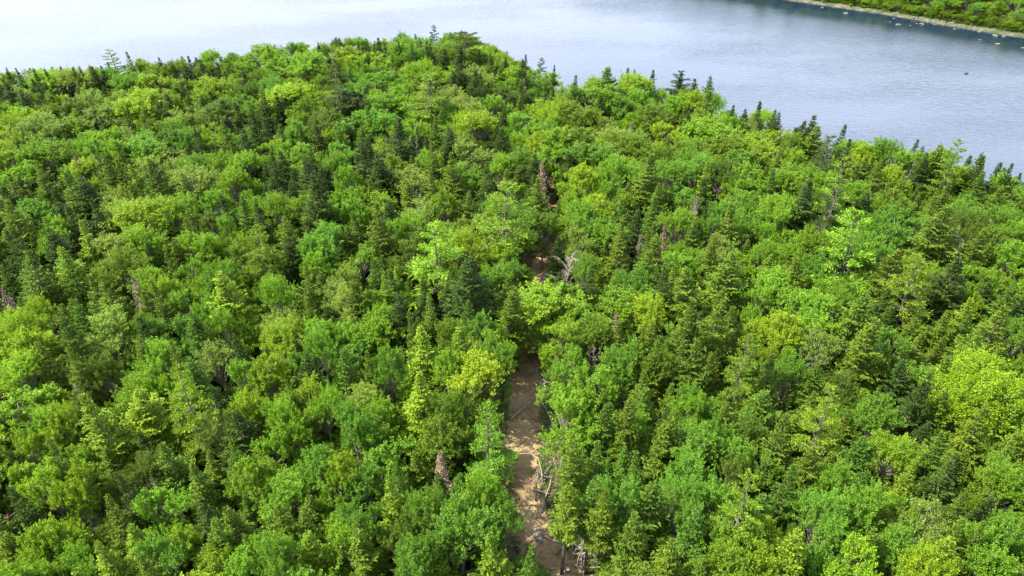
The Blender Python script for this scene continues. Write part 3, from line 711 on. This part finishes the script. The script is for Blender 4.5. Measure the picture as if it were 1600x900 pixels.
# ------------------------------------------------------------------ the mass of the wood as one object: geometry-node copies of the same trees
def forest_stuff(name, items, kinds, label):
    src = bpy.data.collections.new(name + '_kinds'); order = {}
    k_i = 0
    for k in kinds:
        for v, kd in enumerate(KINDS[k]):
            cm, tm = kd[:2]
            nv = [len(cm.vertices), len(tm.vertices)]
            me = bpy.data.meshes.new(f'{name}_{k_i:02d}')
            Vs, Fs, mi, va = [], [], [], []; off = 0
            for q, mm_ in enumerate((cm, tm)):
                co = np.empty(len(mm_.vertices) * 3, np.float32); mm_.vertices.foreach_get('co', co); Vs.append(co.reshape(-1, 3))
                tot = np.empty(len(mm_.polygons), np.int32); mm_.polygons.foreach_get('loop_total', tot)
                li = np.empty(len(mm_.loops), np.int32); mm_.loops.foreach_get('vertex_index', li)
                st = np.concatenate([[0], np.cumsum(tot)[:-1]])
                for n_ in (3, 4, 5, 6, 7):
                    s_ = st[tot == n_]
                    if len(s_):
                        Fs.append(li[s_[:, None] + np.arange(n_)] + off); mi += [q] * len(s_)
                off += len(co) // 3
            V = np.concatenate(Vs); va = rng.random(len(mi))
            me = mesh_from(f'{name}_{k_i:02d}', V, Fs, [cm.materials[0], tm.materials[0]], var=va, mat_idx=mi)
            o = bpy.data.objects.new(f'{name}_{k_i:02d}', me); src.objects.link(o)
            order[(k, v)] = k_i; k_i += 1
    me = bpy.data.meshes.new(name + '_points'); n_ = len(items); me.vertices.add(n_)
    me.vertices.foreach_set('co', np.array([(t.x, t.y, t.z) for t in items], np.float32).ravel())
    for an, ty, vals in (('pick', 'INT', [order[(t.kind, t.var)] for t in items]), ('turn', 'FLOAT_VECTOR', [(t.lean[0], t.lean[1], t.rot) for t in items]),
                         ('size', 'FLOAT_VECTOR', [(t.sx, t.sx, t.sz) for t in items]), ('tint', 'FLOAT_VECTOR', [t.tint for t in items])):
        a = me.attributes.new(an, ty, 'POINT')
        a.data.foreach_set('value' if ty == 'INT' else 'vector', np.array(vals, np.int32 if ty == 'INT' else np.float32).ravel())
    ob = link(name, me)
    ng = bpy.data.node_groups.new(name + '_nodes', 'GeometryNodeTree')
    ng.interface.new_socket('Geometry', in_out='INPUT', socket_type='NodeSocketGeometry'); ng.interface.new_socket('Geometry', in_out='OUTPUT', socket_type='NodeSocketGeometry')
    gi = ng.nodes.new('NodeGroupInput'); go = ng.nodes.new('NodeGroupOutput')
    ci = ng.nodes.new('GeometryNodeCollectionInfo'); ci.inputs['Collection'].default_value = src; ci.inputs['Separate Children'].default_value = True; ci.inputs['Reset Children'].default_value = True
    ip = ng.nodes.new('GeometryNodeInstanceOnPoints'); ip.inputs['Pick Instance'].default_value = True
    def na(nm_, ty): x = ng.nodes.new('GeometryNodeInputNamedAttribute'); x.data_type = ty; x.inputs['Name'].default_value = nm_; return x.outputs['Attribute']
    ng.links.new(gi.outputs[0], ip.inputs['Points']); ng.links.new(ci.outputs[0], ip.inputs['Instance'])
    ng.links.new(na('pick', 'INT'), ip.inputs['Instance Index'])
    er = ng.nodes.new('FunctionNodeEulerToRotation'); ng.links.new(na('turn', 'FLOAT_VECTOR'), er.inputs[0]); ng.links.new(er.outputs[0], ip.inputs['Rotation'])
    ng.links.new(na('size', 'FLOAT_VECTOR'), ip.inputs['Scale']); ng.links.new(ip.outputs[0], go.inputs[0])
    md = ob.modifiers.new('growth', 'NODES'); md.node_group = ng
    tag(ob, label, kind='stuff'); return ob
mass_near = [t for t in mass]
forest_stuff('forest', mass_near, sorted({t.kind for t in mass_near}), 'dense mixed wood of spruces and leafy trees filling the land between the nearer trees')
# undergrowth
shr = []
for _ in range(5200):
    y = rnd.uniform(8, 150); x = rnd.uniform(-(y * .95 + 20), y * .95 + 20)
    if y > float(np.interp(x, NX, NY)) - .5 or float(fbm(x, y, 2.6, 8.0)) < -.62: continue
    if y < 112 and abs(x - float(track_x(y))) < 3.4: continue
    if 26 < y < 42 and 0 < x - float(track_x(y)) < 5.6: continue
    H = rnd.uniform(1.2, 3.0)
    t = mk(x, y, 'k', rnd.choice('MMGOBC'), H, H * rnd.uniform(.42, .6), False); shr.append(t)
for _ in range(1500):
    x = rnd.uniform(60, 200); y = float(np.interp(x, FX, FY)) + rnd.uniform(3.2, 6.5)
    H = rnd.uniform(.7, 2.2); shr.append(mk(x, y, 'k', rnd.choice('MMYOB'), H, H * rnd.uniform(.5, .8), False))
forest_stuff('undergrowth', shr, ['k'], 'low leafy undergrowth beneath the trees')

# ------------------------------------------------------------------ far bank: grass and gravel strip with boulders
m, n, out = newmat('shore_bank')
tc = N(n, 'ShaderNodeTexCoord'); n1 = N(n, 'ShaderNodeTexNoise', Scale=.5, Detail=8.0); n.links.new(tc.outputs['Object'], n1.inputs['Vector']); n1.inputs['Roughness'].default_value = .7
c = ramp_node(n, [(.40, (.018, .038, .006)), (.50, (.035, .048, .012)), (.56, (.075, .062, .038)), (.70, (.13, .115, .085))], n1.outputs['Fac'])
pb = N(n, 'ShaderNodeBsdfPrincipled', Roughness=.95); n.links.new(c, pb.inputs['Base Color']); n.links.new(pb.outputs[0], out.inputs[0])
sx_ = np.linspace(20, 215, 400); off = np.linspace(-1.0, 8, 20)
U, X = np.meshgrid(off, sx_); Y = np.interp(X, FX, FY) + U + .5 * fbm(X, U * 0, 4.0, 3)
Z = ground(X, Y) + .05 + .06 * fbm(X, Y, 1.1, 6); V = np.stack([X, Y, Z], -1).reshape(-1, 3); nx = len(off)
i = (np.arange(len(sx_) - 1)[:, None] * nx + np.arange(nx - 1)[None]).ravel()
tag(link('shore_bank', mesh_from('shore_bank_mesh', V, [np.stack([i, i + nx, i + nx + 1, i + 1], 1)], [m], smooth=True)), kind='structure')

def rock_mesh(seed, mat):
    import bmesh
    bm = bmesh.new(); bmesh.ops.create_icosphere(bm, subdivisions=3, radius=1)
    for v in bm.verts:
        d = v.co.normalized(); q = mnoise.noise(d * 1.3 + Vector((seed * 7.1, 0, 0))) * .45 + mnoise.noise(d * 3.5 + Vector((0, seed * 3.3, 0))) * .14
        v.co = d * (1 + q); v.co.z *= .62
        if v.co.z > .42: v.co.z = .42 + (v.co.z - .42) * .3
    me = bpy.data.meshes.new('boulder_mesh'); bm.to_mesh(me); bm.free(); me.materials.append(mat); return me
ROCKS = [rock_mesh(k, M_ROCK) for k in range(5)]; DARKROCK = rock_mesh(9, M_ROCKD)
BD = [(1285, 12, 5, 'small pale boulder in dark water left of the other boulders'), (1301, 10, 6, 'pale boulder in the water close under the far bank, second from left'),
      (1321, 21, 9, 'flat greyish boulder awash well out from the far bank'), (1341, 13, 6, 'pale boulder at the waterline where the bank leaves the picture top'),
      (1396, 29, 4, 'small pale stone above and right of its twin in the lake'), (1390.5, 34.7, 4, 'small pale stone left of the wide flat boulder in the lake'),
      (1404, 39, 9, 'wide flat white boulder out in the lake'), (1432, 37, 4, 'small stone just left of the second wide boulder'), (1440, 38, 8, 'second wide pale boulder near the far bank'),
      (1422, 40, 3, 'tiny stone between the two wide lake boulders'), (1460, 39, 4, 'small stone in shade right of the wide boulders'), (1492, 45.6, 5, 'lone pale stone midway along the bank water'),
      (1530, 50, 6, 'pale boulder touching the shaded waterline'), (1531, 63, 5, 'small pale stone out in open water at right'), (1558, 69, 8, 'bright white boulder farthest out at right'),
      (1555, 56, 10, 'long pale boulder lying along the right bank edge'), (1569, 57, 7, 'brownish boulder beside the long one on the bank edge'), (1598, 75, 6, 'pale stone cut by the right picture edge'),
      (1429, 28, 9, 'big pale boulder up on the grassy bank'), (1463, 31, 8, 'rounded boulder on the gravel of the bank'), (1389, 19, 7, 'grey boulder on the bank above the lake stones'),
      (1501, 40, 7, 'flat boulder on the bank above the lone stone'), (1300, 3, 9, 'large pale boulder on the bank near the top edge'), (1571, 51, 6, 'boulder half hidden in bank grass at right'),
      (1475, 34, 6, 'low stone right of the rounded bank boulder'), (1370, 15, 5, 'small stone on the narrow part of the bank'), (1520, 46, 5, 'small stone among bank gravel toward the right')]
for k, (px, py, wd, lb) in enumerate(BD):
    d = ray(px, py); t = (CAM_H - WATER_Z) / -d.z; x, y = d.x * t, d.y * t; z = WATER_Z
    if gz(x, y) > WATER_Z: x, y, t = on_ground(px, py); z = gz(x, y)
    o = link('boulder', ROCKS[k % 5], None, (x, y, z + .06)); r_ = wd * .5 * t * .7 / FPX
    o.scale = (r_ * 1.1, r_ * rnd.uniform(.8, 1.1), r_ * rnd.uniform(.7, .95)); o.rotation_euler = (0, 0, rnd.uniform(-.4, .4))
    tag(o, lb, 'boulder', 'boulders along the far bank')
d = ray(1510, 115); t = (CAM_H - WATER_Z) / -d.z
o = link('boulder', DARKROCK, None, (d.x * t, d.y * t, WATER_Z)); o.scale = (.5, .35, .5); tag(o, 'small dark rock tip alone in the open lake', 'rock')
for k in range(150):                                        # smaller shingle along the waterline
    pass
stv, stf, cnt = [], [], 0
base = ROCKS[1]; co = np.empty(len(base.vertices) * 3, np.float32); base.vertices.foreach_get('co', co); co = co.reshape(-1, 3)
ico = rock_mesh(3, M_ROCK)
import bmesh
bm = bmesh.new(); bmesh.ops.create_icosphere(bm, subdivisions=1, radius=1)
bv = np.array([v.co[:] for v in bm.verts]); bf = np.array([[v.index for v in f.verts] for f in bm.faces]); bm.free()
for k in range(420):
    x = rng.uniform(60, 190); y = float(np.interp(x, FX, FY)) + rng.normal(1.1, 1.3); s_ = rng.uniform(.08, .36) ** 1.2
    z = max(gz(x, y), WATER_Z - .1)
    stv.append(bv * (1 + rng.normal(0, .15, (len(bv), 1))) * s_ * np.array([1.2, 1, .6]) + np.array([x, y, z + .03])); stf.append(bf + cnt); cnt += len(bv)
tag(link('shore_stones', mesh_from('shore_stones_mesh', np.concatenate(stv), [np.concatenate(stf)], [M_ROCK])), 'loose pale stones along the far waterline', kind='stuff')

# ------------------------------------------------------------------ along the track: logs, poles, brush, stones
def at(px, py, h=0.0):
    x, y, t = on_ground(px, py, h); return Vector((x, y, gz(x, y) + h))
def limb(name, pts, r0, r1, mat, label=None, cat=None, parent=None, k=7, group=None):
    wd = Wood(); m_ = len(pts); wd.tube(pts, [r0 + (r1 - r0) * i / (m_ - 1) for i in range(m_)], k)
    o = link(name, wd.mesh(name + '_mesh', mat), parent)
    if label: tag(o, label, cat, group)
    return o
def way(a, b_, sag=.0, nseg=6, wob=.05):
    r = random.Random(int(a.x * 1000) ^ int(b_.y * 977)); out_ = []
    for i in range(nseg + 1):
        t = i / nseg; p = a.lerp(b_, t); p = p + Vector((r.gauss(0, wob), r.gauss(0, wob), r.gauss(0, wob * .5) - sag * math.sin(t * math.pi)))
        out_.append(p)
    return out_
LOGG = 'fallen stems along the track'
limb('fallen_log', way(at(798, 655, .15), at(847, 610, .9), 0, 6, .03), .075, .04, M_DEADW, 'long thin pale pole fallen slantwise across the dirt track', 'fallen log', group=LOGG)
limb('fallen_log', way(at(752, 730, .2), at(777, 722, .25), 0, 4, .02), .11, .09, M_DEADW, 'short thick pale log in the shade left of the track', 'fallen log', group=LOGG)
limb('fallen_log', way(at(836, 782, .2), at(842, 722, 1.5), 0, 5, .03), .085, .05, M_BARK, 'dark slanting stem against the right track edge', 'fallen log', group=LOGG)
limb('fallen_log', way(at(832, 765, .2), at(858, 772, .3), 0, 4, .03), .08, .06, M_BARKG, 'grey stem lying crosswise at the right track edge', 'fallen log', group=LOGG)
limb('fallen_log', way(at(850, 838, .15), at(880, 850, .15), 0, 4, .05), .09, .04, M_DEADW, 'white barkless limb beside the pale rock at the bottom', 'fallen log', group=LOGG)
limb('fallen_log', way(at(846, 800, .15), at(862, 745, .3), 0, 4, .05), .07, .04, M_DEADW, 'bleached stem lying lengthwise right of the track', 'fallen log', group=LOGG)
limb('fallen_log', way(at(868, 866, .2), at(905, 838, .5), 0, 4, .05), .07, .04, M_BARK, 'brown stem propped between the bare-stemmed conifers', 'fallen log', group=LOGG)
limb('fallen_log', way(at(858, 890, .12), at(900, 884, .12), 0, 4, .05), .07, .05, M_BARKG, 'grey stem at the very bottom of the cleared strip', 'fallen log', group=LOGG)
# half-fallen birch: white bent stem with its leafy top hanging over the track
e = bpy.data.objects.new('leaning_birch', None); COL.objects.link(e); b0 = at(852, 800); e.location = b0
tag(e, 'bent white-stemmed sapling arching over the track with a small green crown', 'leaning tree')
pts = [b0 - b0, at(850, 770, 1.2) - b0, at(846, 735, 2.4) - b0, at(841, 716, 2.9) - b0, at(828, 708, 2.9) - b0, at(812, 709, 2.7) - b0]
limb('trunk', pts, .05, .02, M_DEADW, parent=e)
c_ = link('crown', KINDS['b'][0][0], e); cpos = at(792, 712, 2.2) - b0; c_.scale = (.62, .42, .16); c_.location = cpos - Vector((0, 0, .95)); c_['tint'] = TONE['C']
# the pale rock at the bottom of the track
o = link('boulder', ROCKS[2], None, at(841, 838) + Vector((0, 0, .1))); o.scale = (.42, .75, .45); tag(o, 'upright pale rock at the bottom end of the track', 'boulder')
for px, py, wd_, lb in ((746, 738, .22, 'small white stone in the shade left of the track'), (762, 742, .16, 'little pale stone beside the short thick log'), (851, 812, .25, 'grey stone amid sticks right of the track')):
    o = link('boulder', ROCKS[3], None, at(px, py) + Vector((0, 0, .05))); o.scale = (wd_, wd_, wd_); tag(o, lb, 'stone')
# standing thin bare poles in the cleared strip
PO = [(868, 842, 4.0, 'leftmost'), (877, 880, 3.4, 'lowest on the left'), (888, 862, 5.0, 'middle'), (899, 888, 3.0, 'lowest in the middle'), (911, 893, 3.8, 'lowest on the right'), (924, 858, 4.6, 'rightmost'), (858, 800, 3.0, 'topmost'), (902, 835, 5.2, 'second from the right')]
for px, py, h, wch in PO:
    b0 = at(px, py); e = b0 + Vector((rnd.gauss(0, .35), rnd.gauss(0, .3), h))
    o = limb('bare_pole', way(b0 - Vector((0, 0, .1)), e, 0, 5, .03), .07, .03, rnd.choice([M_BARK, M_BARKG]), f'thin bare standing pole, {wch} of those in the cleared strip', 'bare pole', group='bare poles right of the track')
# brush piles: every thick branch a part
def pile(px, py, nb, rad, label, mat):
    b0 = at(px, py); e = bpy.data.objects.new('brush_pile', None); COL.objects.link(e); e.location = b0; tag(e, label, 'brush pile', 'heaps of cut brush')
    for k in range(nb):
        a = rnd.random() * 6.28; c0 = Vector((rnd.gauss(0, rad * .3), rnd.gauss(0, rad * .3), .15 + rnd.random() * .5)); L = rad * rnd.uniform(.6, 1.3)
        d = Vector((math.cos(a), math.sin(a), rnd.uniform(-.1, .45)))
        wd = Wood(); p = way(c0 - d * L * .3, c0 + d * L, 0, 5, .06); wd.tube(p, [.055 - .008 * i for i in range(6)], 5)
        for q in range(4):
            s0 = p[2 + q % 4]; dd = (d + Vector((rnd.gauss(0, .6), rnd.gauss(0, .6), rnd.gauss(.2, .3)))).normalized() * L * rnd.uniform(.2, .45)
            wd.tube([s0, s0 + dd * .5 + Vector((0, 0, .03)), s0 + dd], [.022, .014, .005], 4)
        link('branch', wd.mesh('branch_mesh', mat), e)
pile(908, 868, 14, 1.6, 'large heap of grey crossing branches among the bare stems', M_BARKG)
pile(845, 748, 9, .9, 'narrow heap of grey branches on the right track edge', M_BARKG)
pile(757, 700, 10, 1.2, 'dark heap of brush in the shade left of the track', M_BARKG)
pile(862, 815, 9, 1.1, 'low heap of branches beside the cleared strip', M_BARK)
pile(852, 600, 8, 1.0, 'heap of twigs at the right edge near the far end of the track', M_BARKG)
# stumps
for px, py, lb in ((873, 822, 'fresh pale stump in the cleared strip, upper one'), (887, 893, 'fresh pale stump at the bottom of the cleared strip'), (768, 690, 'stump in shade left of the track')):
    b0 = at(px, py); e = bpy.data.objects.new('tree_stump', None); COL.objects.link(e); e.location = b0; tag(e, lb, 'stump', 'stumps beside the track')
    limb('stump_side', [Vector((0, 0, -.1)), Vector((0, 0, .1)), Vector((.01, 0, .32))], .24, .17, M_BARK, parent=e, k=10)
    limb('cut_face', [Vector((.01, 0, .318)), Vector((.01, 0, .335))], .15, .15, M_CUT, parent=e, k=10)
# scattered sticks, chips and twigs: nobody could count them
wd = Wood()
for k in range(2600):
    y = rnd.uniform(27, 60); side = rnd.choice((-1, 1, 1)); off_ = side * (1.7 + abs(rnd.gauss(0, .9)))
    if y < 41 and side > 0: off_ = 1.5 + rnd.random() * 4.2
    if rnd.random() < .06: off_ = rnd.uniform(-1.6, 1.6)
    x = float(track_x(y)) + off_; z = gz(x, y) + .05 + rnd.random() * .12; a = rnd.random() * 6.28
    L = rnd.uniform(.15, .8) if rnd.random() < .8 else rnd.uniform(.8, 1.8); rr = .008 + .014 * rnd.random() * L ** .3
    dv = Vector((math.cos(a) * L, math.sin(a) * L, rnd.gauss(0, .10) * L)); p = Vector((x, y, z))
    wd.tube([p, p + dv * .5 + Vector((rnd.gauss(0, .04), rnd.gauss(0, .04), .02)), p + dv], [rr * 1.3, rr, rr * .5], 3)
me = wd.mesh('litter_sticks_mesh', M_BARKG, smooth=False); me.materials.append(M_DEADW); me.materials.append(M_BARK)
me.polygons.foreach_set('material_index', np.repeat(rng.integers(0, 3, len(me.polygons) // 4 + 1), 4)[:len(me.polygons)].astype(np.int32))
tag(link('litter_sticks', me), 'broken sticks and twigs littering the track edges', kind='stuff')
# low green tufts and ferns at the track edges
cf = []
C, A, Nn, L, W = [], [], [], [], []
for k in range(1100):
    y = rnd.uniform(27, 60); off_ = rnd.choice((-1, 1)) * (1.5 + abs(rnd.gauss(0, .8))); 
    if y < 41 and rnd.random() < .5: off_ = rnd.uniform(1.5, 5.5)
    x = float(track_x(y)) + off_; z = gz(x, y) + .03; n_ = rnd.randint(8, 20); q = rng.random(n_) * 6.283
    C.append(np.stack([x + rng.normal(0, .08, n_), y + rng.normal(0, .08, n_), np.full(n_, z)], 1)); A.append(np.stack([np.cos(q), np.sin(q), rng.uniform(.3, 1.2, n_)], 1))
    Nn.append(rng.normal(0, 1, (n_, 3)) + np.array([0, 0, 1])); L.append(rng.uniform(.12, .38, n_)); W.append(rng.uniform(.05, .11, n_))
o = link('track_edge_plants', leaf_mesh('track_edge_plants_mesh', *(np.concatenate(q) for q in (C, A, Nn, L, W)), M_LEAF, rng)); o['tint'] = (.08, .16, .02)
tag(o, 'low green seedlings and ferns at the track edges', kind='stuff')
